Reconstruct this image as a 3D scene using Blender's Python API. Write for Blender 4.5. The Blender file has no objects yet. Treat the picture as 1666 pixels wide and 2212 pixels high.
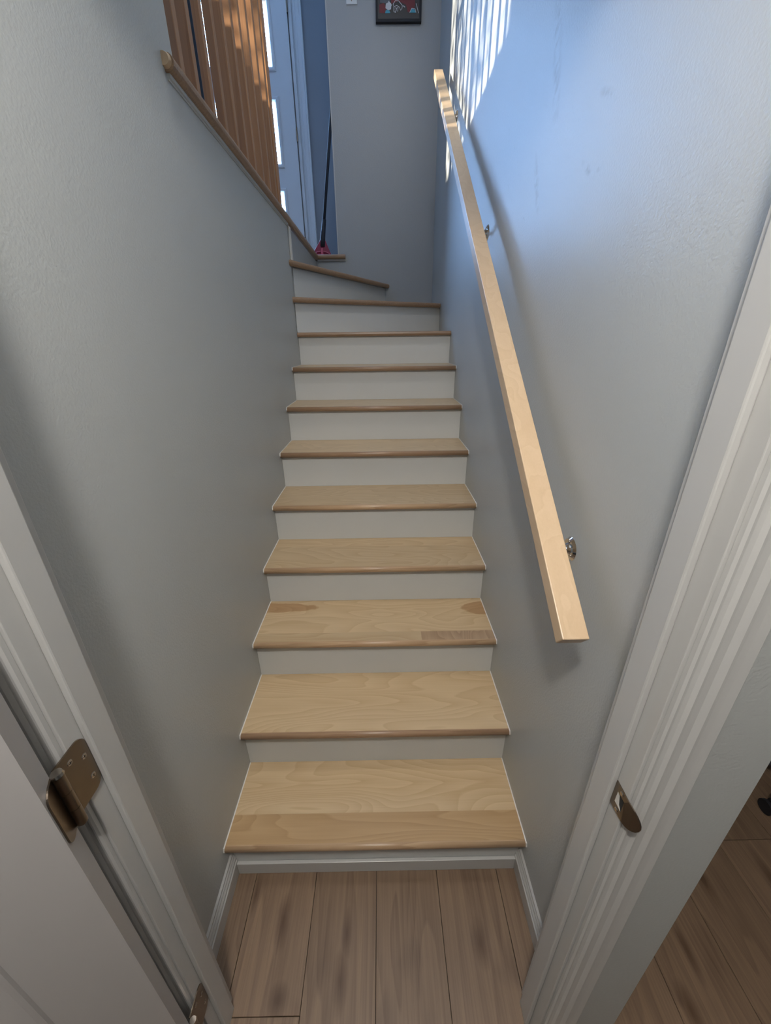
import bpy, bmesh, math, random
from mathutils import Vector, Matrix
random.seed(7)
C = bpy.context.scene.collection
PI = math.pi

# ------------------------------------------------------------------ camera
F_PX = 835.33
cam_d = bpy.data.cameras.new('camera')
cam_d.sensor_fit = 'HORIZONTAL'
cam_d.sensor_width = 36.0
cam_d.lens = F_PX / 1666 * 36
cam_d.clip_start = 0.02
cam = bpy.data.objects.new('camera', cam_d)
C.objects.link(cam)
pt, yw, ro = 0.4157, 0.0057, -0.0125
fwd = Vector((math.sin(yw) * math.cos(pt), math.cos(yw) * math.cos(pt), -math.sin(pt)))
rt = Vector((math.cos(yw), -math.sin(yw), 0))
up = rt.cross(fwd)
rt2 = math.cos(ro) * rt + math.sin(ro) * up
up2 = -math.sin(ro) * rt + math.cos(ro) * up
m = Matrix((rt2, up2, -fwd)).transposed().to_4x4()
m.translation = Vector((0.5229, -0.6908, 1.6542))
cam.matrix_world = m
bpy.context.scene.camera = cam

# ------------------------------------------------------------------ world, lights, exposure
scn = bpy.context.scene
scn.view_settings.view_transform = 'Standard'
scn.view_settings.look = 'None'
scn.view_settings.gamma = 1
scn.view_settings.use_curve_mapping = False
scn.view_settings.exposure = 0.0
w = bpy.data.worlds.new('sky'); scn.world = w; w.use_nodes = True
bg = w.node_tree.nodes['Background']
bg.inputs[0].default_value = (0.30, 0.52, 1.0, 1); bg.inputs[1].default_value = 2.0

def lamp(name, kind, loc, power, color=(1, 1, 1), size=0.2, direction=None, **kw):
    d = bpy.data.lights.new(name, kind); d.energy = power; d.color = color
    if kind == 'AREA': d.shape = 'DISK'; d.size = size
    for k, v in kw.items(): setattr(d, k, v)
    o = bpy.data.objects.new(name, d); o.location = loc; C.objects.link(o)
    if direction: o.rotation_euler = Vector(direction).to_track_quat('-Z', 'Y').to_euler()
    return o
SUN_DIR = (1.0, 0.40, -0.13)
lamp('sun', 'SUN', (-3, 0, 4), 14.0, (1.0, 0.92, 0.78), direction=SUN_DIR, angle=math.radians(0.6))
WARM = (1.0, 0.95, 0.885)
lamp('room_lamp', 'POINT', (0.42, -0.90, 2.52), 61, WARM, shadow_soft_size=0.06)
lamp('room_lamp', 'AREA', (2.25, -1.05, 2.60), 3, WARM, 0.12, (0, 0, -1))
lamp('room_lamp', 'AREA', (-1.15, -0.95, 2.60), 4, WARM, 0.12, (0, 0, -1))
lamp('stairwell_lamp', 'AREA', (0.5, 0.3, 4.70), 17, (1.0, 0.97, 0.92), 0.5, (0, 0, -1))

# ------------------------------------------------------------------ materials
W_ = 0.9632
def nodes(name):
    mt = bpy.data.materials.new(name); mt.use_nodes = True
    nt = mt.node_tree; b = nt.nodes['Principled BSDF']
    return mt, nt, b
def N(nt, t, **kw):
    n = nt.nodes.new(t)
    for k, v in kw.items():
        if k.startswith('i_'):
            key = k[2:]
            n.inputs[int(key) if key.isdigit() else key].default_value = v
        else: setattr(n, k, v)
    return n
def flat(name, col, rough=0.5, metal=0.0, bump=0.0, bscale=200, coat=0.0, mottling=0.04):
    mt, nt, b = nodes(name)
    b.inputs['Roughness'].default_value = rough
    b.inputs['Metallic'].default_value = metal
    b.inputs['Coat Weight'].default_value = coat
    tc = N(nt, 'ShaderNodeTexCoord')
    n1 = N(nt, 'ShaderNodeTexNoise', i_Scale=5.0, i_Detail=3.0)
    nt.links.new(tc.outputs['Object'], n1.inputs['Vector'])
    mx = N(nt, 'ShaderNodeMix', data_type='RGBA')
    mx.inputs[6].default_value = (*[c * (1 - mottling) for c in col], 1)
    mx.inputs[7].default_value = (*[min(1, c * (1 + mottling)) for c in col], 1)
    nt.links.new(n1.outputs['Fac'], mx.inputs[0]); nt.links.new(mx.outputs[2], b.inputs['Base Color'])
    if bump:
        n2 = N(nt, 'ShaderNodeTexNoise', i_Scale=bscale, i_Detail=2.0)
        nt.links.new(tc.outputs['Object'], n2.inputs['Vector'])
        bp = N(nt, 'ShaderNodeBump', i_Strength=bump, i_Distance=0.002)
        nt.links.new(n2.outputs['Fac'], bp.inputs['Height']); nt.links.new(bp.outputs[0], b.inputs['Normal'])
    return mt
def wood(name, light, dark, axis=0, stretch=(1.6, 9.0), rings=9.0, contrast=0.5, rough=0.42, knots=0.0, tint=0.10, fibre=0.35, bump=0.05):
    """growth rings as contour lines of a stretched noise, plus fine fibres; each board gets its own offset and tint"""
    mt, nt, b = nodes(name); L = nt.links.new
    b.inputs['Roughness'].default_value = rough
    tc = N(nt, 'ShaderNodeTexCoord'); oi = N(nt, 'ShaderNodeObjectInfo')
    off = N(nt, 'ShaderNodeMath', operation='MULTIPLY', i_1=53.0); L(oi.outputs['Random'], off.inputs[0])
    add = N(nt, 'ShaderNodeVectorMath', operation='ADD'); L(tc.outputs['Object'], add.inputs[0]); L(off.outputs[0], add.inputs[1])
    sc = [stretch[1]] * 3; sc[axis] = stretch[0]
    mp = N(nt, 'ShaderNodeMapping'); mp.inputs['Scale'].default_value = sc; L(add.outputs[0], mp.inputs[0])
    n1 = N(nt, 'ShaderNodeTexNoise', i_Scale=1.0, i_Detail=1.5, i_Roughness=0.45, i_Distortion=0.25); L(mp.outputs[0], n1.inputs['Vector'])
    k = N(nt, 'ShaderNodeMath', operation='MULTIPLY', i_1=rings); L(n1.outputs['Fac'], k.inputs[0])
    fr = N(nt, 'ShaderNodeMath', operation='FRACT'); L(k.outputs[0], fr.inputs[0])
    rp = N(nt, 'ShaderNodeValToRGB'); e = rp.color_ramp.elements
    e[0].position = 0; e[0].color = (0, 0, 0, 1); e[1].position = 0.8; e[1].color = (.75, .75, .75, 1)
    x = rp.color_ramp.elements.new(0.93); x.color = (1, 1, 1, 1)
    x = rp.color_ramp.elements.new(1.0); x.color = (0, 0, 0, 1)
    L(fr.outputs[0], rp.inputs[0])
    sc2 = [240.0] * 3; sc2[axis] = 6.0
    mp2 = N(nt, 'ShaderNodeMapping'); mp2.inputs['Scale'].default_value = sc2; L(add.outputs[0], mp2.inputs[0])
    n2 = N(nt, 'ShaderNodeTexNoise', i_Scale=1.0, i_Detail=2.0); L(mp2.outputs[0], n2.inputs['Vector'])
    # broad streaks
    sc3 = [26.0] * 3; sc3[axis] = 1.5
    mp3 = N(nt, 'ShaderNodeMapping'); mp3.inputs['Scale'].default_value = sc3; L(add.outputs[0], mp3.inputs[0])
    n3 = N(nt, 'ShaderNodeTexNoise', i_Scale=1.0, i_Detail=3.0); L(mp3.outputs[0], n3.inputs['Vector'])
    a1 = N(nt, 'ShaderNodeMath', operation='MULTIPLY', i_1=contrast); L(rp.outputs[0], a1.inputs[0])
    a2 = N(nt, 'ShaderNodeMath', operation='MULTIPLY_ADD', i_1=fibre); L(n2.outputs['Fac'], a2.inputs[0]); L(a1.outputs[0], a2.inputs[2])
    a3 = N(nt, 'ShaderNodeMath', operation='MULTIPLY_ADD', i_1=0.5); L(n3.outputs['Fac'], a3.inputs[0]); L(a2.outputs[0], a3.inputs[2])
    sub = N(nt, 'ShaderNodeMath', operation='SUBTRACT', i_1=0.25 + fibre * .25); L(a3.outputs[0], sub.inputs[0]); sub.use_clamp = True
    last = sub
    if knots:
        sc4 = [5.5] * 3; sc4[axis] = 2.6
        mp4 = N(nt, 'ShaderNodeMapping'); mp4.inputs['Scale'].default_value = sc4; L(add.outputs[0], mp4.inputs[0])
        n4 = N(nt, 'ShaderNodeTexNoise', i_Scale=1.0, i_Detail=2.5, i_Distortion=0.6); L(mp4.outputs[0], n4.inputs['Vector'])
        mr = N(nt, 'ShaderNodeMapRange'); mr.inputs[1].default_value = 0.60; mr.inputs[2].default_value = 0.76; mr.inputs[4].default_value = knots
        L(n4.outputs['Fac'], mr.inputs[0])
        ad = N(nt, 'ShaderNodeMath', operation='ADD'); ad.use_clamp = True; L(sub.outputs[0], ad.inputs[0]); L(mr.outputs[0], ad.inputs[1]); last = ad
    mx = N(nt, 'ShaderNodeMix', data_type='RGBA'); mx.inputs[6].default_value = (*light, 1); mx.inputs[7].default_value = (*dark, 1)
    L(last.outputs[0], mx.inputs[0])
    hv = N(nt, 'ShaderNodeHueSaturation')
    mv = N(nt, 'ShaderNodeMapRange'); mv.inputs[3].default_value = 1 - tint; mv.inputs[4].default_value = 1 + tint
    wn = N(nt, 'ShaderNodeTexWhiteNoise', noise_dimensions='1D'); L(oi.outputs['Random'], wn.inputs['W'])
    L(wn.outputs['Value'], mv.inputs[0]); L(mv.outputs[0], hv.inputs['Value']); L(mx.outputs[2], hv.inputs['Color'])
    L(hv.outputs[0], b.inputs['Base Color'])
    if bump:
        bp = N(nt, 'ShaderNodeBump', i_Strength=bump, i_Distance=0.001); L(last.outputs[0], bp.inputs['Height']); L(bp.outputs[0], b.inputs['Normal'])
    return mt

M = dict(
    wall_dimmed=flat('grey_wall_paint_dimmed', (0.36, 0.375, 0.385), 0.42, bump=0.3, bscale=190, mottling=0.02),  # same grey paint, darkened for the dimmer light on the back wall
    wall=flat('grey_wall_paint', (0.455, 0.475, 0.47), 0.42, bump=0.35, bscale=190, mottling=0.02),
    hallwall=flat('blue_grey_wall_paint', (0.24, 0.26, 0.29), 0.5, bump=0.2, bscale=190, mottling=0.02),
    white=flat('white_trim_paint', (0.50, 0.50, 0.49), 0.30, bump=0.08, bscale=60, mottling=0.02),
    riser=flat('white_riser_paint', (0.58, 0.59, 0.58), 0.38, bump=0.05, bscale=80, mottling=0.02),
    ceiling=flat('ceiling_paint', (0.75, 0.75, 0.74), 0.8),
    door=flat('white_door_paint', (0.46, 0.445, 0.44), 0.42, mottling=0.02),
    frontdoor=flat('front_door_paint', (0.62, 0.64, 0.66), 0.35, mottling=0.02),
    maple=wood('maple', (0.57, 0.43, 0.265), (0.39, 0.26, 0.135), 0, (1.4, 6.0), 20.0, 0.40, 0.34),
    maple_warm=wood('maple_warm', (0.49, 0.335, 0.18), (0.33, 0.20, 0.09), 0, (1.2, 7.0), 20.0, 0.45, 0.34, tint=0.02),
    maple_dark=wood('maple_heartwood', (0.43, 0.30, 0.185), (0.24, 0.145, 0.08), 1, (3.0, 9.0), 14.0, 0.55, 0.34, tint=0.0),
    nose_dark=wood('maple_nosing_dark', (0.36, 0.235, 0.145), (0.22, 0.125, 0.07), 0, (1.0, 40.0), 8.0, 0.5, 0.34, tint=0.08),
    nose=wood('maple_nosing', (0.55, 0.385, 0.235), (0.33, 0.19, 0.10), 0, (1.2, 22.0), 8.0, 0.5, 0.34, tint=0.18),
    rail=wood('maple_rail', (0.66, 0.49, 0.32), (0.52, 0.36, 0.21), 1, (1.0, 14.0), 6.0, 0.3, 0.36, tint=0.02),
    lam=wood('oak_laminate', (0.225, 0.15, 0.095), (0.105, 0.064, 0.040), 1, (0.7, 8.0), 12.0, 0.36, 0.45, knots=0.5, tint=0.08, fibre=0.8),
    bal=wood('stained_baluster_wood', (0.36, 0.185, 0.085), (0.23, 0.105, 0.045), 2, (0.8, 25.0), 6.0, 0.5, 0.38, tint=0.14),
    nickel=flat('satin_nickel', (0.23, 0.19, 0.15), 0.28, 1.0),
    screw=flat('screw_metal', (0.50, 0.45, 0.40), 0.22, 1.0),
    chrome=flat('chrome', (0.75, 0.77, 0.80), 0.06, 1.0),
    black=flat('black_plastic', (0.012, 0.012, 0.016), 0.65),
    blackgap=flat('dark_gap', (0.02, 0.02, 0.02), 0.8),
    red=flat('crimson_plastic', (0.24, 0.004, 0.035), 0.35),
    pink=flat('pale_pink_plastic', (0.55, 0.10, 0.16), 0.35),
    plate=flat('switch_plate_plastic', (0.70, 0.72, 0.73), 0.35),
    pr_dark=flat('print_black', (0.012, 0.012, 0.016), 0.4),
    pr_red=flat('print_maroon', (0.16, 0.012, 0.02), 0.5, mottling=0.3),
    pr_white=flat('print_white', (0.60, 0.60, 0.64), 0.5),
    pr_grey=flat('print_grey', (0.10, 0.10, 0.12), 0.5, mottling=0.3),
    pr_teal=flat('print_teal', (0.05, 0.32, 0.45), 0.5),
    leaf=flat('green_leaf', (0.06, 0.16, 0.03), 0.5),
    caulk=flat('white_caulk', (0.72, 0.70, 0.66), 0.5),
)
def stained(name, base, spots):
    mt = M[base].copy(); mt.name = name; nt = mt.node_tree; L = nt.links.new; b = nt.nodes['Principled BSDF']
    src = b.inputs['Base Color'].links[0].from_socket
    tc = N(nt, 'ShaderNodeTexCoord'); acc = None
    for (y, z, ry, rz, rot) in spots:
        mp = N(nt, 'ShaderNodeMapping', vector_type='TEXTURE'); mp.inputs['Location'].default_value = (0.9632, y, z); mp.inputs['Rotation'].default_value = (rot, 0, 0); mp.inputs['Scale'].default_value = (1, ry, rz)
        L(tc.outputs['Object'], mp.inputs[0]); ln = N(nt, 'ShaderNodeVectorMath', operation='LENGTH'); L(mp.outputs[0], ln.inputs[0])
        mr = N(nt, 'ShaderNodeMapRange'); mr.inputs[1].default_value = 1.0; mr.inputs[2].default_value = 0.2; L(ln.outputs['Value'], mr.inputs[0])
        if acc is None: acc = mr.outputs[0]
        else:
            mxx = N(nt, 'ShaderNodeMath', operation='MAXIMUM'); L(acc, mxx.inputs[0]); L(mr.outputs[0], mxx.inputs[1]); acc = mxx.outputs[0]
    ns = N(nt, 'ShaderNodeTexNoise', i_Scale=45.0, i_Detail=3.0); L(tc.outputs['Object'], ns.inputs['Vector'])
    m2 = N(nt, 'ShaderNodeMapRange'); m2.inputs[1].default_value = .42; m2.inputs[2].default_value = .66; m2.inputs[4].default_value = .55; L(ns.outputs['Fac'], m2.inputs[0])
    mu = N(nt, 'ShaderNodeMath', operation='MULTIPLY'); L(acc, mu.inputs[0]); L(m2.outputs[0], mu.inputs[1])
    mx = N(nt, 'ShaderNodeMix', data_type='RGBA'); mx.inputs[7].default_value = (.26, .24, .21, 1); L(src, mx.inputs[6]); L(mu.outputs[0], mx.inputs[0]); L(mx.outputs[2], b.inputs['Base Color'])
    return mt
def heart(name, base, spots, lo=1.27, hi=1.18, col=(.72, .60, .50)):
    # darker heartwood patches with pointed ends, part of the board itself
    mt = M[base].copy(); mt.name = name; nt = mt.node_tree; L = nt.links.new; b = nt.nodes['Principled BSDF']
    src = b.inputs['Base Color'].links[0].from_socket; tc = N(nt, 'ShaderNodeTexCoord'); acc = None
    ns = N(nt, 'ShaderNodeTexNoise', i_Scale=18.0, i_Detail=4.0); L(tc.outputs['Object'], ns.inputs['Vector'])
    for (x, y, z, rx, ry) in spots:
        mp = N(nt, 'ShaderNodeMapping', vector_type='TEXTURE'); mp.inputs['Location'].default_value = (x, y, z); mp.inputs['Scale'].default_value = (rx, ry, 1)
        L(tc.outputs['Object'], mp.inputs[0]); ln = N(nt, 'ShaderNodeVectorMath', operation='LENGTH'); L(mp.outputs[0], ln.inputs[0])
        ad = N(nt, 'ShaderNodeMath', operation='MULTIPLY_ADD', i_1=.5); L(ns.outputs['Fac'], ad.inputs[0]); L(ln.outputs['Value'], ad.inputs[2])
        mr = N(nt, 'ShaderNodeMapRange'); mr.inputs[1].default_value = lo; mr.inputs[2].default_value = hi; L(ad.outputs[0], mr.inputs[0])
        if acc is None: acc = mr.outputs[0]
        else:
            mxx = N(nt, 'ShaderNodeMath', operation='MAXIMUM'); L(acc, mxx.inputs[0]); L(mr.outputs[0], mxx.inputs[1]); acc = mxx.outputs[0]
    mx = N(nt, 'ShaderNodeMix', data_type='RGBA', blend_type='MULTIPLY'); mx.inputs[7].default_value = (*col, 1); L(src, mx.inputs[6]); L(acc, mx.inputs[0]); L(mx.outputs[2], b.inputs['Base Color'])
    return mt
M['maple_h'] = heart('maple_with_heartwood', 'maple', [(0.0, .722, .57, .23, .034), (W_, .700, .57, .11, .045)])
M['lam_k'] = heart('oak_laminate_with_knots', 'lam', [(.795, -.155, 0, .022, .05), (.793, -.15, 0, .010, .022), (.213, -.257, 0, .024, .032), (.380, -.225, 0, .020, .055), (.392, -.13, 0, .014, .05), (.087, -.03, 0, .010, .05), (.19, -.10, 0, .02, .06), (1.57, .0, 0, .02, .09), (1.40, -.18, 0, .012, .06), (1.33, -.29, 0, .02, .05), (1.80, -.05, 0, .02, .10)], 1.55, .35, (.45, .38, .33))
M['wallstain'] = stained('grey_wall_paint_scuffed', 'wall', [(.30, 2.08, .05, .012, .5), (.34, 1.98, .05, .010, .6), (.29, 1.97, .02, .012, .2), (1.0, 2.28, .035, .004, 1.2), (.95, 2.14, .03, .005, 1.4), (.92, 2.22, .03, .003, 1.1), (.86, 2.02, .02, .003, 1.4), (.74, 1.99, .015, .003, .6), (.62, 2.30, .22, .03, 1.25), (.66, 2.05, .10, .02, 1.1)])
# frosted panes lit by the day outside
mt, nt, b = nodes('daylit_frosted_glass')
b.inputs['Base Color'].default_value = (0.8, 0.85, 0.9, 1); b.inputs['Roughness'].default_value = 0.3
b.inputs['Emission Color'].default_value = (0.31, 0.55, 1.0, 1); b.inputs['Emission Strength'].default_value = 34.0
M['daylight'] = mt
mt, nt, b = nodes('clear_window_glass')
tr = N(nt, 'ShaderNodeBsdfTransparent'); gl = N(nt, 'ShaderNodeBsdfGlossy', i_Roughness=0.02); ms = N(nt, 'ShaderNodeMixShader', i_Fac=0.06)
nt.links.new(tr.outputs[0], ms.inputs[1]); nt.links.new(gl.outputs[0], ms.inputs[2]); nt.links.new(ms.outputs[0], nt.nodes['Material Output'].inputs[0])
M['glass'] = mt

# ------------------------------------------------------------------ helpers
def mkobj(name, verts, faces, mat, parent=None, bevel=0.0, seg=2, smooth=False):
    bm = bmesh.new()
    vs = [bm.verts.new(v) for v in verts]
    for f in faces: bm.faces.new([vs[i] for i in f])
    bmesh.ops.recalc_face_normals(bm, faces=bm.faces)
    if bevel:
        bmesh.ops.bevel(bm, geom=bm.edges[:], offset=bevel, segments=seg, profile=0.5, affect='EDGES', clamp_overlap=True)
    me = bpy.data.meshes.new(name); bm.to_mesh(me); bm.free()
    if smooth:
        for p in me.polygons: p.use_smooth = True
    o = bpy.data.objects.new(name, me)
    if mat: me.materials.append(M[mat])
    C.objects.link(o)
    if parent: o.parent = parent
    return o
BF = [(0, 1, 2, 3), (4, 5, 6, 7), (0, 1, 5, 4), (1, 2, 6, 5), (2, 3, 7, 6), (3, 0, 4, 7)]
def box(name, lo, hi, mat, parent=None, bevel=0.0, seg=2):
    (a, b_, c), (d, e, f) = lo, hi
    v = [(a, b_, c), (d, b_, c), (d, e, c), (a, e, c), (a, b_, f), (d, b_, f), (d, e, f), (a, e, f)]
    return mkobj(name, v, BF, mat, parent, bevel, seg)
def prism(name, poly, fn, t0, t1, mat, parent=None, bevel=0.0, smooth=False, seg=2):
    """polygon (u,v) extruded from t0 to t1; fn(u,v,t) -> xyz"""
    n = len(poly)
    v = [fn(u, w_, t0) for u, w_ in poly] + [fn(u, w_, t1) for u, w_ in poly]
    f = [tuple(range(n)), tuple(range(n, 2 * n))] + [(i, (i + 1) % n, n + (i + 1) % n, n + i) for i in range(n)]
    return mkobj(name, v, f, mat, parent, bevel, seg, smooth)
def cyl(name, p0, p1, r0, mat, parent=None, r1=None, n=24, bevel=0.0):
    p0, p1 = Vector(p0), Vector(p1); d = (p1 - p0).normalized()
    a = d.orthogonal().normalized(); b2 = d.cross(a); r1 = r0 if r1 is None else r1
    v = []
    for p, r in ((p0, r0), (p1, r1)):
        v += [tuple(p + r * (math.cos(2 * PI * i / n) * a + math.sin(2 * PI * i / n) * b2)) for i in range(n)]
    f = [tuple(range(n)), tuple(range(n, 2 * n))] + [(i, (i + 1) % n, n + (i + 1) % n, n + i) for i in range(n)]
    o = mkobj(name, v, f, mat, parent, bevel)
    for p in o.data.polygons:
        if len(p.vertices) == 4: p.use_smooth = True
    for ed in o.data.edges:
        i, j = ed.vertices
        if (i < n) == (j < n): ed.use_edge_sharp = True
    return o
def tube(name, pts, rad, mat, parent=None, n=12):
    """swept tube through pts; rad number or list"""
    pts = [Vector(p) for p in pts]; R = rad if isinstance(rad, (list, tuple)) else [rad] * len(pts)
    v, f = [], []
    ref = None
    for i, p in enumerate(pts):
        d = (pts[min(i + 1, len(pts) - 1)] - pts[max(i - 1, 0)]).normalized()
        a = (ref - d * ref.dot(d)).normalized() if ref else d.orthogonal().normalized()
        ref = a; b2 = d.cross(a)
        v += [tuple(p + R[i] * (math.cos(2 * PI * k / n) * a + math.sin(2 * PI * k / n) * b2)) for k in range(n)]
    for i in range(len(pts) - 1):
        for k in range(n): f.append((i * n + k, i * n + (k + 1) % n, (i + 1) * n + (k + 1) % n, (i + 1) * n + k))
    f += [tuple(range(n)), tuple(range((len(pts) - 1) * n, len(pts) * n))]
    return mkobj(name, v, f, mat, parent, smooth=True)
def bez(p0, p1, p2, p3, n=12):
    out = []
    for i in range(n + 1):
        t = i / n; a = [(1 - t) ** 3, 3 * t * (1 - t) ** 2, 3 * t * t * (1 - t), t ** 3]
        out.append(tuple(sum(a[k] * P[j] for k, P in enumerate((p0, p1, p2, p3))) for j in range(3)))
    return out
def empty(name, loc, label=None, cat=None, group=None):
    o = bpy.data.objects.new(name, None); o.location = loc; C.objects.link(o); o.empty_display_size = 0.05
    if label: o['label'] = label; o['category'] = cat
    if group: o['group'] = group
    return o
def tag(o, label, cat, group=None):
    o['label'] = label; o['category'] = cat
    if group: o['group'] = group
    return o
def S(o, label=None, cat='structure'):
    o['kind'] = 'structure'
    if label: o['label'] = label; o['category'] = cat
    return o
def adopt(root):
    """keep world coordinates for the children built in world space"""
    inv = Matrix.Translation(-Vector(root.location)) if root.rotation_euler[:] == (0, 0, 0) else root.matrix_basis.inverted()
    for ch in root.children: ch.matrix_parent_inverse = inv
def join(name, objs, parent=None):
    bm = bmesh.new()
    for o in objs:
        bm.from_mesh(o.data)
    mat = objs[0].data.materials[0]
    me = bpy.data.meshes.new(name); bm.to_mesh(me); bm.free(); me.materials.append(mat)
    for o in objs:
        d = o.data; bpy.data.objects.remove(o); bpy.data.meshes.remove(d)
    o = bpy.data.objects.new(name, me); C.objects.link(o)
    if parent: o.parent = parent
    return o

# ------------------------------------------------------------------ dimensions
W = 0.9632; RISE = 0.19; RUN = 0.2456; NOS = 0.033; TH = 0.0254
ZT = [0] + [RISE * k for k in range(1, 10)] + [1.903, 2.094, 2.305]       # tread tops, 12 = hall floor
YB = 3.06                                                               # far wall of the winder
TOP = 4.75; BC = 2.62                                                   # stairwell ceiling, lower room ceiling
DW0, DW1 = -0.336, -0.250                                               # door wall faces
JL, JR = 0.086, 0.886                                                   # jamb faces
HEAD = 2.40

# ------------------------------------------------------------------ room shell
walls = []
o = S(box('wall_left', (-0.12, DW1, 0), (0, 0.69, TOP), 'wall'), 'smooth light grey painted wall left of the stairs', 'wall')
def kneewall():
    # the low part of the left wall, under the hall floor edge
    return S(box('wall_left', (-0.12, 0.69, 0), (0, 1.975, 2.262), 'wall'), 'grey painted wall under the hall edge left of the stairs', 'wall')
kneewall()
S(box('wall_left', (-0.12, 1.9752, 0), (-.0005, YB - .001, 1.885), 'wall'), 'grey wall closing the winder steps at left', 'wall')
S(box('wall_right', (W, DW0 + .0005, 0), (1.07, YB + 0.12, TOP), 'wallstain'), 'grey painted wall behind the handrail, sun streaked at the top', 'wall')
S(box('wall_back', (0.185, YB, 0), (W - .0002, YB + 0.12, TOP), 'wall_dimmed'), 'grey painted wall at the head of the stairs, with the picture', 'wall')
S(box('wall_hall_base', (-0.02, YB + .0003, 0), (0.1848, YB + 0.12, 2.262), 'wall_dimmed'), 'grey painted wall below the short hall edge nosing', 'wall')
S(box('wall_door', (-2.5, DW0, 0), (JL - 0.018, DW1 - .0005, TOP), 'wall'), 'grey painted wall left of the doorway', 'wall')
S(box('wall_door', (JR + 0.018, DW0, 0), (W - .0002, DW1 - .0005, TOP), 'wall'), 'narrow grey wall strip right of the doorway', 'wall')
S(box('wall_door', (JL - 0.0178, DW0, HEAD + 0.02), (JR + 0.0178, DW1 - .0005, TOP), 'wall'), 'grey wall above the doorway', 'wall')
# thin bright corner bead on the free edge of the back wall
S(box('trim_1', (0.1815, YB - 0.0015, 2.305), (0.1885, YB + 0.12, TOP), 'white'), 'pale chipped corner edge of the back wall', 'trim')
# hall (upper level)
S(box('wall_hall', (-1.52, 4.0, 2.0), (1.1, 4.12, TOP), 'hallwall'), 'blue grey hall wall around the front door', 'wall')
S(box('wall_hall_right', (0.98, 3.18, 2.0), (1.1, 3.9998, TOP), 'hallwall'))
S(box('ceiling', (-1.52, -0.47, TOP), (1.12, 4.12, TOP + .1), 'ceiling'))
S(box('wall_hall_near', (-1.52, -0.47, 2.0), (-.1202, DW0 - .0003, TOP), 'hallwall'))
# hall left wall with the window opening the sun comes through
WX = -1.40; wy0, wy1, wz0, wz1 = 0.0, 1.62, 2.86, 4.30
S(box('wall_hall_left', (-1.52, DW0, 2.0), (WX, 3.9998, wz0), 'hallwall'))
S(box('wall_hall_left', (-1.52, DW0, wz1), (WX, 3.9998, TOP), 'hallwall'))
S(box('wall_hall_left', (-1.52, wy1, wz0 + .0002), (WX, 3.9998, wz1 - .0002), 'hallwall'))
S(box('wall_hall_left', (-1.52, DW0, wz0 + .0002), (WX, wy0, wz1 - .0002), 'hallwall'))
win = S(empty('window_1', (WX - .06, (wy0 + wy1) / 2, wz0)))
fr = []
for a, b2 in (((-1.50, wy0, wz0), (-1.42, wy0 + .05, wz1)), ((-1.50, wy1 - .05, wz0), (-1.42, wy1, wz1)), ((-1.50, wy0, wz0), (-1.42, wy1, wz0 + .05)),
              ((-1.50, wy0, wz1 - .05), (-1.42, wy1, wz1)), ((-1.49, .79, wz0), (-1.44, .83, wz1))):
    fr.append(box('f', a, b2, 'white'))
join('window_frame', fr, win)
box('pane', (-1.466, wy0 + .05, wz0 + .05), (-1.462, wy1 - .05, wz1 - .05), 'glass', win)
adopt(win)
# hall floor in two slabs around the opening
S(box('floor', (-1.52, DW0, 2.263), (-.1202, YB + .02, 2.304), 'lam'), 'hall floor slab beside the stairwell', 'floor')
S(box('floor', (-.1201, .6902, 2.263), (-.0205, YB + .02, 2.304), 'lam'), 'edge strip of the hall floor under the balusters', 'floor')
S(box('floor', (-1.52, YB + .0204, 2.2), (1.1, 4.0, 2.3035), 'lam'), 'hall floor slab in front of the front door', 'floor')
# lower room
S(box('wall_room_back', (-2.5, -3.6, 0), (4.0, -3.5, BC), 'wall'))
S(box('wall_room_left', (-2.6, -3.6, 0), (-2.5, DW0, BC), 'wall'))
S(box('wall_room_right', (4.0, -3.6, 0), (4.1, 2.3, BC), 'wall'))
S(box('wall_room_far', (1.0702, 2.2, 0), (4.0, 2.3, BC), 'wall'))
S(box('ceiling', (-2.6, -3.6, BC), (4.1, DW0 - .001, BC + .05), 'ceiling'))
S(box('ceiling', (1.0702, DW0 - .0005, BC), (4.1, 2.3, BC + .05), 'ceiling'))

# floor: individual laminate planks on a dark base
fl = S(box('floor', (-2.5, -3.5, -0.05), (4.0, 2.2, -0.006), 'blackgap'), 'light brown oak laminate floor', 'floor')
PW = 0.2035; PX0 = 0.0745
joints = {0: [-0.285], 8: [0.092], 9: [0.092 - .45], 6: [-.75], 7: [.62]}
def plank(x0, x1, y0, y1):
    g = 0.0007
    box('plank', (x0 + g, y0 + g, -0.006), (x1 - g, y1 - g, 0.0), 'lam_k', fl, bevel=0.0008, seg=1)
for k in range(-4, 14):
    x0 = PX0 + PW * k; x1 = x0 + PW
    ys = [-1.9 + (.37 * (k % 3))] + [y for y in joints.get(k, [-.95 + .3 * (k % 4)])]
    ymax = 0.06 if x0 < W else 1.35
    if k < 0: ymax = -0.3 if k < -1 else 0.06
    if k in (-1, 1, 2, 3, 4): ys = [-1.9 + .37 * (k % 3), -0.75 - .2 * (k % 2)]
    if k == 0: ys = [-1.45, -0.285]
    ys = sorted(ys)
    while ys[-1] + 1.2 < ymax and k > 4: ys.append(ys[-1] + 1.2)
    ys.append(ymax)
    for a, b2 in zip(ys[:-1], ys[1:]):
        if b2 - a > .03: plank(x0, x1, a, b2)

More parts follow.
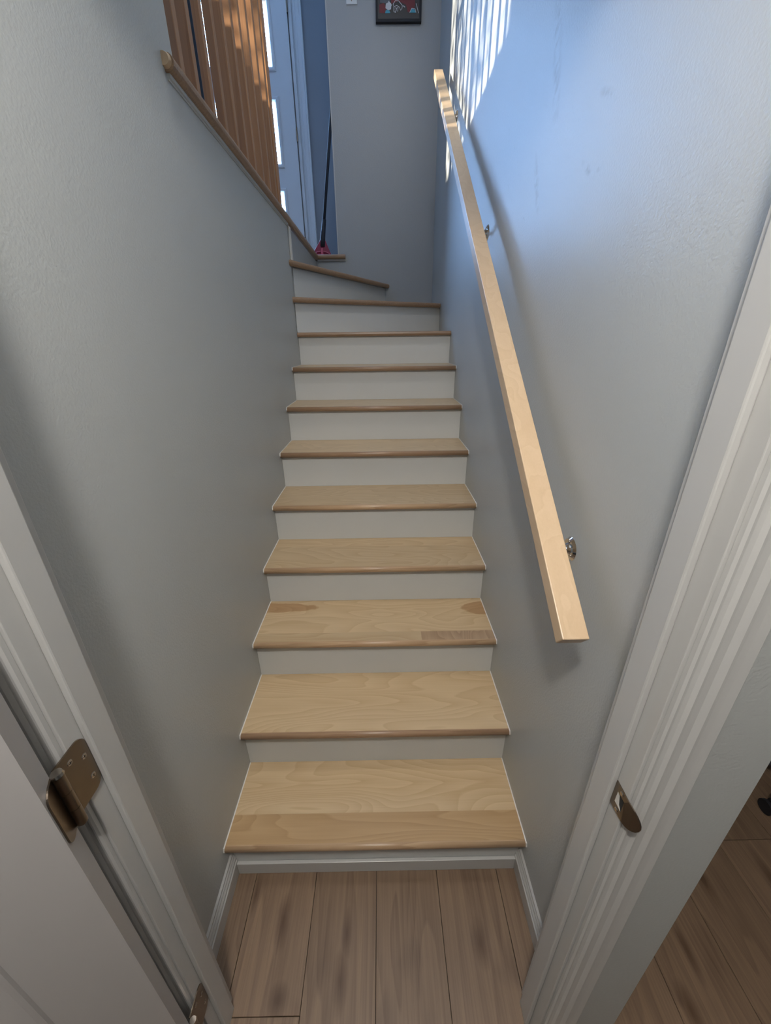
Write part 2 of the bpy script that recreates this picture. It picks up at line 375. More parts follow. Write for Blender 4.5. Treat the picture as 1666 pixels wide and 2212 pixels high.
# ------------------------------------------------------------------ staircase
st = empty('staircase', (W / 2, 0.03, 0), 'narrow staircase of pale maple treads and white risers, turning left at the top', 'staircase')
def bullnose(depth, th, r=None, n=8):
    """profile (u forward<0 is nose, v up): nose tip at u=0, back at depth"""
    r = th / 2; pts = []
    for i in range(n + 1):
        a = PI / 2 + PI * i / n
        pts.append((r + r * 0.8 * math.cos(a) - r * .2, -r + r * math.sin(a)))
    return [(depth, 0)] + pts + [(depth, -th)]
def straight_tread(k, seams):
    """seams: depths (from the nose) where boards are glued; returns the tread part"""
    y0 = (k - 1) * RUN; z = ZT[k]; d = RUN + NOS + 0.004
    e = 0.0016
    edges = [0.014] + list(seams) + [d]
    fn = lambda u, v, t: (t, y0 + u, z + v)
    # the back board is the tread part itself, the others hang under it
    main = prism('tread', [(edges[-2] + 0, 0), (edges[-1], 0), (edges[-1], -TH), (edges[-2], -TH)], fn, e, W - e, 'maple_h' if k == 3 else 'maple', st)
    for a, b2 in zip(edges[:-2], edges[1:-1]):
        cuts = [e, .668, W - e] if k == 3 else [e, W - e]
        for c0, c1, mm in zip(cuts[:-1], cuts[1:], ('maple', 'maple_dark')):
            prism('board', [(a, 0), (b2 - .0001, 0), (b2 - .0001, -TH), (a, -TH)], fn, c0, c1, 'maple_warm' if k == 1 else mm, main)
    o = prism('nosing', bullnose(0.0139, TH), fn, e, W - e, 'nose_dark' if k in (2, 6, 7, 8) else 'nose', main)
    for i, p in enumerate(o.data.polygons):
        if len(p.vertices) == 4 and abs(p.normal.x) < .5 and p.normal.y < -.1: p.use_smooth = True
    # caulk beads where the tread meets the walls
    for sgn, x in ((-1, 0.0), (1, W)):
        xa, xb = (x, x + .0035) if sgn < 0 else (x - .0035, x)
        prism('caulk', [(0.002, -TH + .006), (-.0012, -TH * .5), (0.003, 0.0008), (d - .004, 0.0012), (d - .004, -.002), (0.01, -.003)], fn, xa, xb, 'caulk', main)
    return main
seams = {1: [0.100], 2: [], 3: [0.064], 4: [0.196], 5: [0.082], 6: [0.083], 7: [0.08], 8: [0.15], 9: [0.1]}
for k in range(1, 9): straight_tread(k, seams[k])
def riser(k):
    y = (k - 1) * RUN + NOS
    z0 = ZT[k - 1]; z1 = ZT[k] - TH
    return box('riser', (0.0008, y, z0 + .0006), (W - .0008, y + 0.012, z1), 'riser', st)
for k in range(1, 10): riser(k)
# winders: nose lines in plan (left pivot, right end)
P10a, P10b = (0.0, 1.93), (W, 2.487)
P11a, P11b = (0.0, 1.93), (0.603, YB)
def inset(a, b2, d):
    """line moved by d to its left-hand back side"""
    v = Vector((b2[0] - a[0], b2[1] - a[1])).normalized(); n = Vector((-v.y, v.x))
    return (a[0] + n.x * d, a[1] + n.y * d), (b2[0] + n.x * d, b2[1] + n.y * d)
def slab(name, poly, z, mat, parent, th=TH):
    return prism(name, poly, lambda u, v, t: (u, v, t), z - th, z, mat, parent)
def nosebar(a, b2, z, parent, mat='nose_dark', ext0=0.0, ext1=0.0, th=TH, sub='nosing'):
    v = Vector((b2[0] - a[0], b2[1] - a[1])); L = v.length; v.normalize(); n = Vector((-v.y, v.x))
    fn = lambda u, w_, t: (a[0] + v.x * t + n.x * u, a[1] + v.y * t + n.y * u, z + w_)
    return prism(sub, bullnose(0.0139, th), fn, -ext0, L + ext1, mat, parent)
def panel(name, a, b2, z0, z1, mat, parent, th=0.012):
    v = Vector((b2[0] - a[0], b2[1] - a[1])).normalized(); n = Vector((-v.y, v.x)) * th
    return prism(name, [a, b2, (b2[0] + n.x, b2[1] + n.y), (a[0] + n.x, a[1] + n.y)], lambda u, w_, t: (u, w_, t), z0, z1, mat, parent)
e = 0.0016
def at_x(line, x):
    (ax, ay), (bx, by) = line; return (x, ay + (by - ay) * (x - ax) / (bx - ax))
r10 = inset(P10a, P10b, NOS); r11 = inset(P11a, P11b, NOS)
i10 = inset(P10a, P10b, 0.014); i11 = inset(P11a, P11b, 0.014)
# tread 9
y9 = 8 * RUN
t9 = slab('tread', [(e, y9 + .014), (W - e, y9 + .014), at_x(inset(P10a, P10b, NOS + .006), W - e), (e, 1.99)], ZT[9], 'maple', st)
nosebar((e, y9), (W - e, y9), ZT[9], t9)
# tread 10 (winder)
t10 = slab('tread', [at_x(i10, 0.002), at_x(i10, W - e), (W - e, YB - .001), (P11b[0] - .03, YB - .001), (0.002, P11a[1] + .1)], ZT[10], 'maple', st)
nosebar((0.0005, at_x((P10a, P10b), 0.0005)[1]), at_x((P10a, P10b), W - e), ZT[10], t10, th=.030)
panel('riser', at_x(r10, 0.004), at_x(r10, W - .001), ZT[9] + .0006, ZT[10] - .030, 'riser', st)
# tread 11 (winder)
t11 = slab('tread', [at_x(i11, 0.006), at_x(i11, P11b[0] - .012), (P11b[0] - .03, YB - .001), (0.002, YB - .001), (0.002, P11a[1] + .1)], ZT[11], 'maple', st)
v11 = Vector((P11b[0] - P11a[0], P11b[1] - P11a[1])).normalized()
nosebar((0.001, P11a[1] + .002), (P11b[0] - v11.x * .004, P11b[1] - v11.y * .004), ZT[11], t11, th=.032)
rb = at_x(r11, 0.004); rc = (r11[0][0] + v11.x * ((YB - .001 - r11[0][1]) / v11.y), YB - .001)
panel('riser', rb, (rc[0] - v11.x * .0005, rc[1] - v11.y * .0005), ZT[10] + .0006, ZT[11] - .032, 'riser', st)
# riser under the hall edge, along the turn
box('riser', (-0.012, 1.9755, ZT[10] - .1), (0.0, YB - .0005, 2.262), 'wall_dimmed', st)
box('corner_strip', (0.0002, 1.9765, ZT[11] + .0006), (0.010, 2.02, 2.2615), 'caulk', st, bevel=.003)
adopt(st)
for ch in st.children:
    for g in ch.children: g.matrix_parent_inverse = Matrix.Identity(4)

# nosing along the hall floor edge
he = empty('hall_edge_nosing', (0.0, 1.8, 2.305), 'maple nosing with painted fascia along the hall floor edge, below the brown balusters', 'floor nosing')
def nose_y(y0, y1):
    r = 0.0178; prof = [(-0.10, 0)] + [(0.008 + r * math.sin(a) * .95, -r + r * math.cos(a)) for a in [PI * i / 8 for i in range(9)]] + [(-0.10, -2 * r)]
    prof = [(u, v) for u, v in prof]
    return prism('nosing', prof, lambda u, v, t: (u, t, 2.3055 + v), y0, y1, 'nose_dark', he)
nz = nose_y(0.628, 3.034)
cylo = cyl('nosing_end', (0.004, 0.618, 2.290), (0.004, 0.629, 2.290), 0.013, 'rail', he, r1=.0165, n=20)
prism('fascia', [(0, -.005), (.003, -.005), (.0035, -.002), (.0075, .0), (.0085, .0078), (0, .0078)], lambda u, v, t: (u, t, 2.262 + v), 0.634, 1.975, 'wall', he)
prism('nosing', [(u, v) for u, v in [(3.14, 0)] + [(3.034 - .012 * math.sin(a), -.0155 + .0155 * math.cos(a)) for a in [PI * i / 8 for i in range(9)]] + [(3.14, -.031)]],
      lambda u, v, t: (t, u, 2.3055 + v), 0.004, 0.184, 'nose_dark', he)
prism('nosing', [(u, v) for u, v in [(3.0595, 0)] + [(3.034 - .012 * math.sin(a), -.0155 + .0155 * math.cos(a)) for a in [PI * i / 8 for i in range(9)]] + [(3.0595, -.031)]],
      lambda u, v, t: (t, u, 2.3055 + v), 0.1841, 0.243, 'nose_dark', he)
box('fascia', (0.012, 3.048, 2.262), (0.243, 3.0597, 2.2742), 'white', he, bevel=.002)
adopt(he)

# baseboards at the foot of the stairs
def base(side, x, sx, y0, y1):
    prof = [(0, 0), (.013, 0), (.014, .064), (.0105, .068), (.0105, .076), (.0125, .080), (.0085, .088), (.0085, .093), (.0055, .099), (.0055, .106), (0, .112)]
    return S(prism('baseboard_' + side, prof, lambda u, v, t: (x + sx * u, t, v + .0003), y0, y1, 'white'), 'white stepped baseboard at the foot of the %s wall' % side, 'baseboard')
base('left', 0.0, 1, -0.2498, NOS - .001); base('right', W, -1, -0.2498, NOS - .001)
S(box('baseboard_stair', (.014, NOS - .011, .0003), (W - .014, NOS - .0005, .058), 'white', bevel=.0015), 'low white strip under the first tread', 'baseboard')

# ------------------------------------------------------------------ doorway: jambs, stops, casings
dw = S(empty('trim_2', ((JL + JR) / 2, DW0, 0)), 'white painted door frame around the doorway', 'door frame')
def casing(name, x0, sx, yface, sy, z1, parent, width=.066):
    """colonial casing: x0 inner edge, sx outward, yface wall plane, sy away from the wall"""
    wdt = width
    prof = [(0, 0), (0, .006), (.003, .0085), (.006, .0085), (.0075, .0065), (.013, .0085), (.017, .0125), (.020, .0125), (.0215, .0105), (.030, .0115), (.038, .0155), (.042, .0155), (.0435, .0135), (.052, .0145), (wdt - .003, .0165), (wdt, .0145), (wdt, 0)]
    return prism(name, prof, lambda u, v, t: (x0 + sx * u, yface + sy * v, t), 0.0006, z1, 'white', parent)
for sx, xj in ((-1, JL), (1, JR)):
    # jamb board, stop strip, casings on both faces
    a, b2 = sorted((xj, xj + sx * .0175))
    box('jamb', (a, DW0 + .0003, .0005), (b2, DW1 - .0008, HEAD), 'white', dw, bevel=.0012)
    a, b2 = sorted((xj - sx * .011, xj))
    box('door_stop', (a, -0.309, .0006), (b2, -0.268, HEAD - .001), 'white', dw, bevel=.0025)
    casing('casing', xj + sx * .005, sx, DW0 - .0002, -1, HEAD + .05, dw)
    casing('casing', xj + sx * .0075, sx, DW1 + .0002, 1, HEAD + .05, dw, .064)
box('jamb', (JL, DW0 + .0003, HEAD), (JR, DW1 - .0008, HEAD + .0175), 'white', dw)
box('casing', (JL - .06, DW0 - .014, HEAD + .051), (JR + .06, DW0 - .0004, HEAD + .108), 'white', dw, bevel=.003)
adopt(dw)

# ------------------------------------------------------------------ hinges
PIV = Vector((0.0975, -0.3675, 0)); TH_D = math.radians(152)
dd = Vector((math.cos(TH_D), -math.sin(TH_D), 0)); dn = Vector((math.sin(TH_D), math.cos(TH_D), 0))
HH = 0.1016
def leaf(name, origin, ux, nrm, zc, parent, wdt, r=0.016, th=0.0022):
    """rounded leaf: origin on the knuckle side, ux across the leaf, thickness along nrm"""
    pts = [(0, -HH / 2), (wdt - r, -HH / 2)]
    for i in range(1, 9):
        a = -PI / 2 + PI / 2 * i / 8; pts.append((wdt - r + r * math.cos(a), -HH / 2 + r + r * math.sin(a)))
    for i in range(0, 9):
        a = PI / 2 * i / 8; pts.append((wdt - r + r * math.cos(a), HH / 2 - r + r * math.sin(a)))
    pts.append((0, HH / 2))
    o = prism(name, pts, lambda u, v, t: tuple(Vector(origin) + ux * u + nrm * t + Vector((0, 0, zc + v))), 0, th, 'nickel', parent)
    for (u, v) in ((wdt * .42, HH * .33), (wdt * .80, HH * .17), (wdt * .80, -HH * .24)) if name == 'jamb_leaf' else ((wdt * .42, HH * .33), (wdt * .72, 0), (wdt * .42, -HH * .33)):
        c = Vector(origin) + ux * u + Vector((0, 0, zc + v))
        s = cyl('screw', c + nrm * th, c + nrm * (th + .0009), .0048, 'screw', o, r1=.0036, n=16)
        q = nrm.cross(Vector((0, 0, 1))).normalized()
        for dv in (q, Vector((0, 0, 1))):
            ot = Vector((0, 0, 1)) if dv is q else q
            p = c + nrm * (th + .00095)
            vs = [p + dv * .0026 + ot * .0005, p - dv * .0026 + ot * .0005, p - dv * .0026 - ot * .0005, p + dv * .0026 - ot * .0005]
            mkobj('x', [tuple(k) for k in vs], [(0, 1, 2, 3)], 'blackgap', o).name = 'screw_slot'
    return o
def hinge(zc, label, group=None):
    h = empty('door_hinge', (PIV.x, PIV.y, zc), label, 'hinge', group)
    # leaf let into the jamb, facing the opening
    leaf('jamb_leaf', (JL + .0006, PIV.y + .004, 0), Vector((0, 1, 0)), Vector((1, 0, 0)), zc, h, 0.0535)
    # leaf on the edge of the open door
    A = PIV + dd * .0080
    leaf('door_leaf', A - dd * .0024 + dn * .001, dn, dd * 1.0, zc, h, 0.0305)
    n = 3; seg = (HH - .002) / n
    for i in range(n):
        z0 = zc - HH / 2 + .001 + i * seg
        cyl('knuckle', (PIV.x, PIV.y, z0 + .0004), (PIV.x, PIV.y, z0 + seg - .0004), .0068, 'nickel', h, n=28, bevel=0)
    cyl('pin_cap', (PIV.x, PIV.y, zc + HH / 2 - .001), (PIV.x, PIV.y, zc + HH / 2 + .0035), .0078, 'screw', h, r1=.0066, n=28)
    cyl('pin_tip', (PIV.x, PIV.y, zc - HH / 2 - .002), (PIV.x, PIV.y, zc - HH / 2 + .001), .0045, 'nickel', h, n=20)
    adopt(h)
    for ch in h.children:
        for g in ch.children: g.matrix_parent_inverse = Matrix.Identity(4)
    return h
hinge(1.098, 'upper brown satin metal butt hinge on the left door frame')
hinge(0.272, 'lower brown satin metal butt hinge near the bottom of the left door frame')

# ------------------------------------------------------------------ the open door on the left
dr = S(empty('door_1', (PIV.x, PIV.y, 0)), 'open white moulded door at lower left', 'door')
A = PIV + dd * .0080; DT = .035; DWD = .78
def dpt(u, v, z): p = A + dd * u + dn * v; return (p.x, p.y, z)
def dbox(name, u0, u1, v0, v1, z0, z1, mat, parent, bevel=0.0):
    vs = [dpt(u0, v0, z0), dpt(u1, v0, z0), dpt(u1, v1, z0), dpt(u0, v1, z0), dpt(u0, v0, z1), dpt(u1, v0, z1), dpt(u1, v1, z1), dpt(u0, v1, z1)]
    return mkobj(name, vs, BF, mat, parent, bevel)
ST = .118; rows = [(0.012, 0.235), (0.235, 0.93), (0.93, 1.06), (1.06, 1.86), (1.86, 2.28)]
slabp = []
slabp.append(dbox('s', 0, DWD, .0, DT - .009, .012, 2.43, 'door', None))
slabp.append(dbox('s', 0, ST, DT - .009, DT, .012, 2.43, 'door', None))
slabp.append(dbox('s', DWD - ST, DWD, DT - .009, DT, .012, 2.43, 'door', None))
slabp.append(dbox('s', DWD / 2 - .05, DWD / 2 + .05, DT - .009, DT, .012, 2.43, 'door', None))
for z0, z1 in ((.012, .235), (.93, 1.06), (1.86, 2.43)):
    slabp.append(dbox('s', ST - .001, DWD - ST + .001, DT - .0091, DT - .0001, z0, z1, 'door', None))
join('slab', slabp, dr)
for (u0, u1) in ((ST, DWD / 2 - .05), (DWD / 2 + .05, DWD - ST)):
    for z0, z1 in ((.235, .93), (1.06, 1.86)):
        n = 4; vs = []; fs = []
        rings = [(0.0, DT - .0002), (.012, DT - .0085), (.020, DT - .0085), (.045, DT - .0015)]
        for ins, v in rings:
            vs += [dpt(u0 + ins, v, z0 + ins), dpt(u1 - ins, v, z0 + ins), dpt(u1 - ins, v, z1 - ins), dpt(u0 + ins, v, z1 - ins)]
        for r in range(3):
            for k in range(4): fs.append((r * 4 + k, r * 4 + (k + 1) % 4, (r + 1) * 4 + (k + 1) % 4, (r + 1) * 4 + k))
        fs.append((12, 13, 14, 15))
        mkobj('panel', vs, fs, 'door', dr)
adopt(dr)

# ------------------------------------------------------------------ strike plate on the right jamb
sp = empty('strike_plate', (JR, -0.33, .99), 'brown satin metal latch strike plate on the right door frame', 'strike plate')
z0, z1 = .966, 1.019; zc = (z0 + z1) / 2
ya, yb, yl = -0.309, -0.336, -0.364                                   # back edge, jamb corner, end of the lip
def spf(th):
    # outline in (y,z): two upper corners, rounded lip toward the camera
    pts = [(ya, z0), (ya, z1)]
    hh = (z1 - z0) / 2
    for i in range(0, 13):
        a = PI / 2 + PI * i / 12
        pts.append((yb - .004 + (yb - .004 - yl) * math.cos(a) * 1.0, zc + hh * .94 * math.sin(a)))
    return pts
outer = spf(0); hz = (z0 + .014, z1 - .014); hy = (-.3165, -.3335)
def splate():
    bm = bmesh.new()
    def px(y, t):
        # the lip bends outward over the corner of the frame
        bend = max(0.0, (yb + .002) - y); return JR - t - .0004 + bend * bend * 10
    out = [(y, z) for y, z in outer]
    k = len(out)
    inn = [(hy[0], hz[0]), (hy[0], hz[1]), (hy[1], hz[1]), (hy[1], hz[0])]
    import itertools
    layers = []
    for t in (0.0, .0016):
        lo = [bm.verts.new((px(y, t), y, z)) for y, z in out]
        li = [bm.verts.new((px(y, t), y, z)) for y, z in inn]
        layers.append((lo, li))
    for lo, li in layers:
        # quads strips between outline and hole: back side, top, lip, bottom
        bm.faces.new([lo[0], lo[1], li[1], li[0]])
        bm.faces.new([lo[1], lo[2], li[2], li[1]])
        bm.faces.new([lo[k - 1], lo[0], li[0], li[3]])
        bm.faces.new([lo[i] for i in range(2, k)] + [li[3], li[2]])
    (a, ai), (b2, bi) = layers
    for i in range(k): bm.faces.new([a[i], a[(i + 1) % k], b2[(i + 1) % k], b2[i]])
    for i in range(4): bm.faces.new([ai[i], ai[(i + 1) % 4], bi[(i + 1) % 4], bi[i]])
    bmesh.ops.recalc_face_normals(bm, faces=bm.faces)
    me = bpy.data.meshes.new('plate'); bm.to_mesh(me); bm.free(); me.materials.append(M['nickel'])
    o = bpy.data.objects.new('plate', me); C.objects.link(o); o.parent = sp; return o
splate()
box('latch_hole_shade', (JR - .0009, hy[1], hz[0]), (JR - .0001, hy[0], hz[1]), 'blackgap', sp)  # flush dark patch, the recess shade put into its colour
prism('hole_side', [(hy[0], hz[0]), (hy[0], hz[1]), (hy[0] - .005, hz[1] - .004), (hy[0] - .009, hz[0] + .006), (hy[1] + .002, hz[0])], lambda u, v, t: (t, u, v), JR - .0013, JR - .00092, 'caulk', sp)
for z in (z1 - .007, z0 + .007):
    cyl('screw', (JR - .002, -.325, z), (JR - .0032, -.325, z), .0042, 'screw', sp, r1=.003, n=16)
adopt(sp)

# ------------------------------------------------------------------ handrail
hr = empty('handrail', (W, 0.9, 0), 'square-edged pale maple handrail running up the right wall on chrome brackets', 'handrail')
s_ = .774; du = Vector((0, 1, s_)).normalized(); dnr = Vector((0, -s_, 1)).normalized()
B0 = Vector((0.913, -0.119, 1.130)); RW, RH = .052, .036; RL = (2.456 + .119) / du.y
def rfn(u, v, t): p = B0 + Vector((-u, 0, 0)) - dnr * v + du * t; return tuple(p)
prism('rail', [(0, 0), (RW, 0), (RW, RH), (0, RH)], rfn, 0, RL, 'rail', hr, bevel=.0022)
for t in (0.256, 1.648, 2.85):
    c = B0 + Vector((-RW / 2, 0, 0)) - dnr * RH + du * t          # under the rail
    wl = Vector((W, c.y, c.z - .057))
    br = cyl('bracket', wl + Vector((-.006, 0, 0)), wl + Vector((-.0003, 0, 0)), .024, 'chrome', hr, r1=.029, n=32)
    cyl('boss', wl + Vector((-.013, 0, 0)), wl + Vector((-.006, 0, 0)), .011, 'chrome', br, r1=.015, n=24)
    tube('arm', bez(wl + Vector((-.010, 0, 0)), wl + Vector((-.05, 0, -.004)), c + Vector((.004, 0, -.05)), c + Vector((0, 0, -.002)), 14), .0065, 'chrome', br)
    q = [c + Vector((-.012, 0, 0)) - du * .03, c + Vector((.012, 0, 0)) - du * .03, c + Vector((.012, 0, 0)) + du * .03, c + Vector((-.012, 0, 0)) + du * .03]
    mkobj('saddle', [tuple(p - dnr * .0002) for p in q] + [tuple(p - dnr * .003) for p in q], BF, 'chrome', br)
    for k in (0, 1, 2):
        a = PI / 2 + k * 2 * PI / 3
        cc = wl + Vector((-.006, .019 * math.cos(a), .019 * math.sin(a)))
        cyl('screw', cc + Vector((.001, 0, 0)), cc + Vector((-.0018, 0, 0)), .0042, 'screw', br, r1=.0028, n=14)
adopt(hr)
for ch in hr.children:
    for g in ch.children: g.matrix_parent_inverse = Matrix.Identity(4)

# ------------------------------------------------------------------ balusters on the hall edge
by = [0.685, 0.785, 0.889, 1.010, 1.124, 1.241, 1.360, 1.478, 1.598, 1.715, 1.845]
ordinal = ['', 'nearest to the left wall', 'second from the left wall', 'third from the left wall', 'fourth from the left wall', 'fifth from the left wall',
           'fifth from the end post', 'fourth from the end post', 'third from the end post', 'second from the end post', 'right beside the end post']
xo = [0, 0, 0, 0, 0, .001, 0, -.001, 0, .001, 0]
for i, y in enumerate(by):
    if i == 0: continue
    b_ = empty('baluster', (-.03, y, 2.305), 'brown stained square wooden baluster at the hall edge, ' + ordinal[i], 'baluster', 'brown balusters along the hall edge')
    wdx = {1: .031, 2: .031, 3: .0245, 4: .0273}.get(i, .032)
    box('post', (-.012 - wdx + xo[i], y - .014, 2.3062), (-.012 + xo[i], y + .014, 3.33), 'bal', b_, bevel=.002)
    adopt(b_)
# end post and top rail
b_ = empty('newel_post', (-.04, 1.93, 2.305), 'thicker brown stained end post of the balustrade beside the front door', 'newel post')
box('post', (-.062, 1.888, 2.3062), (-.010, 1.945, 3.42), 'bal', b_, bevel=.003); adopt(b_)
tr_ = tag(box('balustrade_rail', (-.065, .6905, 3.3305), (-.005, 1.8875, 3.375), 'bal', None, bevel=.006), 'brown stained rail along the top of the balusters', 'rail')

# ------------------------------------------------------------------ front door in the hall
fd = S(empty('door_2', (-.675, 3.99, 2.305)), 'white front door with bright frosted glass panes, in the hall', 'door')
DX0, DX1, DY = -1.018, -.225, 3.965
parts = []
PA, PB = -.935, -.392
panes = [(2.53, 2.977), (3.192, 3.627), (3.854, 4.252)]
parts.append(box('s', (DX0, DY, 2.315), (PA - .0, DY + .04, 4.345), 'frontdoor'))
parts.append(box('s', (PB, DY, 2.315), (DX1, DY + .04, 4.345), 'frontdoor'))
zs = [2.315] + [v for p in panes for v in p] + [4.345]
for i in range(0, len(zs), 2): parts.append(box('s', (PA - .001, DY, zs[i]), (PB + .001, DY + .04, zs[i + 1]), 'frontdoor'))
join('slab', parts, fd)
for z0, z1 in panes:
    box('pane', (PA, DY + .015, z0), (PB, DY + .022, z1), 'daylight', fd)
    # raised surround: four mitred mouldings
    ww, hh = .034, .011
    ring = []
    for off, h in ((ww, 0), (ww, hh * .55), (ww * .75, hh), (ww * .25, hh), (0, hh * .3), (0, -.010)):
        ring.append([(PA - off, DY - h, z0 - off), (PB + off, DY - h, z0 - off), (PB + off, DY - h, z1 + off), (PA - off, DY - h, z1 + off)])
    vs = [p for r in ring for p in r]; fs = []
    for r in range(len(ring) - 1):
        for k in range(4): fs.append((r * 4 + k, r * 4 + (k + 1) % 4, (r + 1) * 4 + (k + 1) % 4, (r + 1) * 4 + k))
    mkobj('pane_surround', vs, fs, 'frontdoor', fd)
box('dark_gap_strip', (-1.078, 3.962, 2.31), (-1.0185, 3.9995, 4.35), 'blackgap', fd)  # added black strip, stands in for the dark gap seen past the balusters
for zc in (3.395, 4.225, 2.565):
    cyl('hinge', (DX1 + .006, DY - .006, zc - .05), (DX1 + .006, DY - .006, zc + .05), .0065, 'nickel', fd)
adopt(fd)
df = S(empty('trim_3', (-.675, 3.99, 2.305)), 'white casing around the front door', 'door frame')
def cas2(x0, sx):
    prof = [(0, 0), (0, .012), (.010, .016), (.014, .013), (.030, .016), (.034, .020), (.062, .020), (.070, .026), (.082, .026), (.085, .022), (.085, 0)]
    return prism('casing', prof, lambda u, v, t: (x0 + sx * u, 4.0 - v, t), 2.306, 4.36, 'frontdoor', df)
cas2(DX1 + .035, 1); cas2(DX0 - .062, -1)
box('jamb', (DX1 + .010, 3.972, 2.306), (DX1 + .035, 3.9998, 4.36), 'frontdoor', df)
box('jamb', (DX0 - .12, 3.975, 4.36), (DX1 + .12, 3.9998, 4.45), 'frontdoor', df)
adopt(df)

# ------------------------------------------------------------------ dustpan with the long handle
dp = empty('dustpan', (.05, 3.24, 2.305), 'crimson lobby dustpan with long black handle standing in the hall', 'dustpan')
zf = 2.3042; yc = 3.235
def dpan():
    # upright hood: wide at the floor, narrowing to the socket
    front = [(-.052, 0.0), (.118, 0.0), (.108, .035), (.070, .125), (.057, .150), (.028, .150), (.012, .125), (-.045, .045)]
    n = len(front); vs = []
    for dy, sc, zz in ((-.028, 1.0, 0), (.010, 1.0, 0)):
        for x, z in front:
            t = z / .15
            vs.append((x, yc + dy * (1 - t * .75) + .004, zf + z + zz))
    fs = [tuple(range(n)), tuple(range(n, 2 * n))] + [(i, (i + 1) % n, n + (i + 1) % n, n + i) for i in range(n)]
    return mkobj('hood', vs, fs, 'red', dp, bevel=.003)
hood = dpan()
tube('rib', bez((-.042, yc - .026, zf + .034), (0, yc - .027, zf + .062), (.07, yc - .027, zf + .062), (.104, yc - .027, zf + .028), 8), .003, 'pink', hood, n=8)
box('clip', (.026, yc - .034, zf + .012), (.044, yc - .022, zf + .078), 'pink', hood, bevel=.004)
tube('rib', [(-.040, yc - .029, zf + .008), (.105, yc - .029, zf + .008)], .003, 'pink', hood, n=8)
hd = Vector((.103, -.035, .62))
p0 = Vector((.040, yc, zf + .12))
tube('socket', [p0 + hd * .0 + Vector((0, 0, -.03)), p0 + hd * .05, p0 + hd * .26], [.022, .020, .017], 'black', dp, n=16)
tube('handle', [p0 + hd * .20, p0 + hd * .9, p0 + hd * 1.42], .0125, 'black', dp, n=14)
adopt(dp)
for ch in dp.children:
    for g in ch.children: g.matrix_parent_inverse = Matrix.Identity(4)

# ------------------------------------------------------------------ picture and switch on the back wall
pc = empty('framed_print', (.6745, YB, 3.628), 'black framed dark print with maroon and white drawn shapes, on the back wall', 'picture')
X0, X1, Z0, Z1 = .520, .828, 3.628, 4.03
parts = [box('s', (X0, YB - .026, Z0), (X1, YB - .0005, Z0 + .014), 'black'), box('s', (X0, YB - .026, Z1 - .014), (X1, YB - .0005, Z1), 'black'),
         box('s', (X0, YB - .026, Z0 + .014), (X0 + .014, YB - .0005, Z1 - .014), 'black'), box('s', (X1 - .014, YB - .026, Z0 + .014), (X1, YB - .0005, Z1 - .014), 'black')]
join('frame', parts, pc)
pp = box('print', (X0 + .012, YB - .018, Z0 + .012), (X1 - .012, YB - .014, Z1 - .012), 'pr_dark', pc)
def shp(pts, mat, lay):
    y = YB - .0182 - .0003 * lay
    k = [(X0 + .308 * u, y, Z0 + .1415 * v) for u, v in pts]
    mkobj('print_shape', k + [(a, y + .0002, c) for a, _, c in k], [tuple(range(len(k))), tuple(range(len(k), 2 * len(k)))], mat, pp)
def stroke(pts, wd, lay, mat='pr_white'):
    y = YB - .0182 - .0003 * lay
    q = [Vector((X0 + .308 * u, 0, Z0 + .1415 * v)) for u, v in pts]; L, R_ = [], []
    for i, p in enumerate(q):
        d = (q[min(i + 1, len(q) - 1)] - q[max(0, i - 1)]).normalized(); nn = Vector((-d.z, 0, d.x)) * wd
        L.append((p.x + nn.x, y, p.z + nn.z)); R_.append((p.x - nn.x, y, p.z - nn.z))
    n = len(q)
    mkobj('print_stroke', L + R_, [(i, i + 1, n + i + 1, n + i) for i in range(n - 1)], mat, pp)
# v: 0 = lower edge of the frame, 1 = .14 m up (just past the top of the photo); shapes stop at v = .29
shp([(.08, .32), (.20, .31), (.24, .5), (.18, .65), (.08, .6)], 'pr_red', 1)
shp([(.10, .66), (.3, .62), (.36, 1.0), (.30, 1.5), (.1, 1.6)], 'pr_grey', 1)
shp([(.34, .62), (.50, .70), (.66, .58), (.70, .34), (.82, .33), (.86, .6), (.84, .95), (.78, 1.5), (.6, 1.9), (.42, 1.6), (.33, .95)], 'pr_red', 2)
shp([(.78, .95), (.93, .85), (.95, 1.6), (.84, 1.8)], 'pr_grey', 3)
shp([(.215, .48), (.27, .40), (.335, .44), (.345, .58), (.29, .68), (.225, .62)], 'pr_white', 3)
shp([(.205, .31), (.32, .31), (.30, .40), (.26, .43), (.22, .40)], 'pr_teal', 3)
shp([(.745, .32), (.88, .32), (.85, .42), (.80, .46), (.76, .40)], 'pr_teal', 3)
stroke([(.38, .60), (.43, .72), (.50, .71), (.58, .56), (.575, .46), (.545, .40), (.52, .50), (.46, .56), (.40, .52), (.38, .60)], .0015, 4)
stroke([(.40, .52), (.40, .36), (.43, .33), (.45, .42), (.44, .50)], .0022, 4)
stroke([(.45, .46), (.49, .50), (.48, .36)], .0016, 4)
stroke([(.48, .78), (.50, .98), (.45, .88)], .0012, 4)
stroke([(.74, .32), (.79, .47), (.86, .44), (.88, .32)], .0016, 4)
stroke([(.88, .62), (.92, .40), (.935, .30)], .0016, 4)
stroke([(.28, .70), (.33, .62), (.35, .56)], .0020, 4)
stroke([(.07, .96), (.12, .92)], .0016, 4)
stroke([(.60, .55), (.64, .50)], .0022, 4)
adopt(pc)
for ch in pc.children:
    for g in ch.children: g.matrix_parent_inverse = Matrix.Identity(4)
sw = empty('light_switch', (.36, YB, 3.72), 'small white switch plate on the grey wall, left of the framed print', 'switch')
box('plate', (.3235, YB - .006, 3.722), (.3965, YB - .0003, 3.838), 'plate', sw, bevel=.0025)
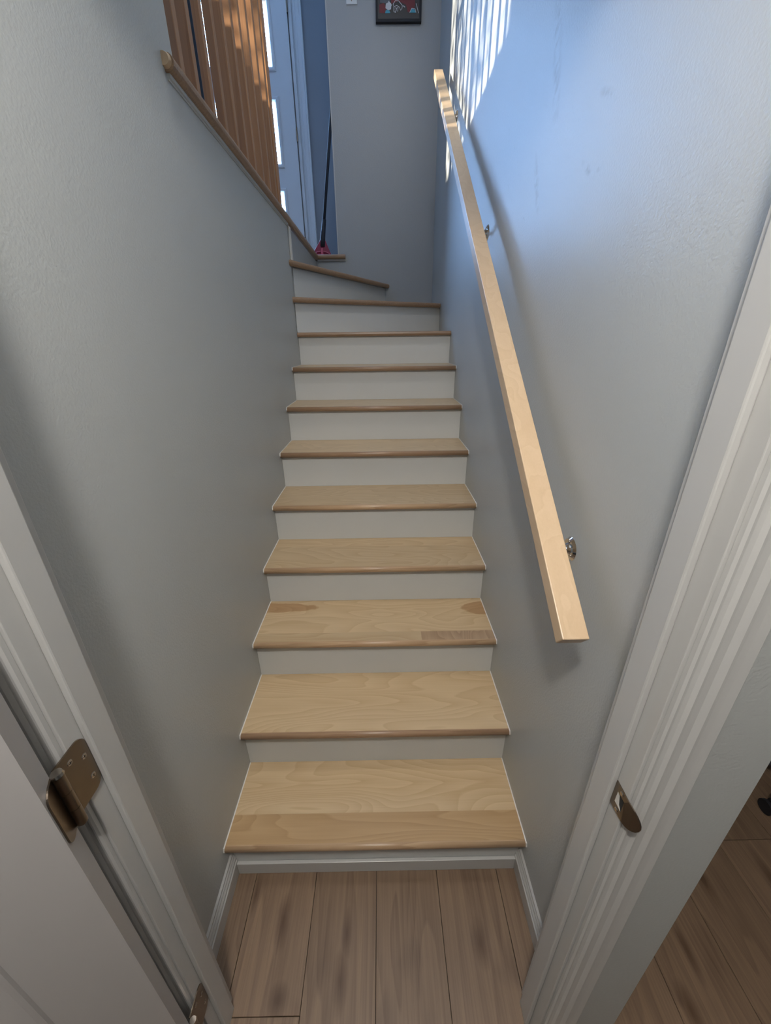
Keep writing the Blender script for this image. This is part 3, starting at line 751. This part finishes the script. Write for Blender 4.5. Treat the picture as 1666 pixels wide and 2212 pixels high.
box('toggle', (.3555, YB - .016, 3.770), (.3645, YB - .0055, 3.790), 'plate', sw, bevel=.002)
cyl('screw', (.360, YB - .0062, 3.739), (.360, YB - .0075, 3.739), .0032, 'nickel', sw, n=14)
cyl('screw', (.360, YB - .0062, 3.821), (.360, YB - .0075, 3.821), .0032, 'nickel', sw, n=14)
adopt(sw)

# ------------------------------------------------------------------ black chair base in the room on the right
cb = empty('chair_base', (2.19, .27, 0), 'black curved chair legs on the floor of the room at right', 'chair')
cx, cy = 2.19, .27
for k, (ex, ey) in enumerate(((1.972, .188), (1.985, .325), (2.24, .54), (2.44, .28), (2.22, .03))):
    tube('leg', bez((cx, cy, .10), (cx + (ex - cx) * .4, cy + (ey - cy) * .4 - .02, .12), (cx + (ex - cx) * .8, cy + (ey - cy) * .8, .11), (ex, ey, .075), 10), [.019 - .0007 * i for i in range(11)], 'black', cb)
    for dz in (-.012, .012):
        cyl('caster', (ex + dz, ey - .006, .027), (ex + dz * 2.0, ey - .006, .027), .027, 'black', cb, n=24)
cyl('column', (cx, cy, .07), (cx, cy, .42), .024, 'black', cb)
adopt(cb)

# ------------------------------------------------------------------ the garden tree that breaks up the low sun before the hall window
tb = tag(tube('garden_tree', [(-4.6, 0.1, 0), (-4.62, 0.12, 3.2), (-4.55, 0.0, 5.6)], [.05, .035, .015], 'bal', None, n=10), 'slender leafy tree outside the hall window', 'tree')
for k in range(9):
    z = 3.0 + .27 * k; a = rnd0 = k * 2.4
    tube('branch', [(-4.6, .1, z), (-4.6 + .35 * math.cos(a), .1 + .45 * math.sin(a), z + .22), (-4.6 + .6 * math.cos(a), .1 + .9 * math.sin(a), z + .30)], [.012, .008, .004], 'bal', tb, n=6)
lv, lf = [], []
rr = random.Random(11)
for k in range(1500):
    c = Vector((-4.6 + rr.uniform(-.5, .5), -.45 + rr.gauss(0, .62), 3.05 + rr.random() * 2.3))
    u = Vector((rr.gauss(0, 1), rr.gauss(0, 1), rr.gauss(0, 1))).normalized(); v = u.orthogonal().normalized(); L_ = rr.uniform(.04, .085)
    n0 = len(lv); lv += [tuple(c - u * L_), tuple(c + v * L_ * .45), tuple(c + u * L_), tuple(c - v * L_ * .45)]; lf.append((n0, n0 + 1, n0 + 2, n0 + 3))
lo = mkobj('leaves', lv, lf, 'leaf', tb); lo['kind'] = 'stuff'
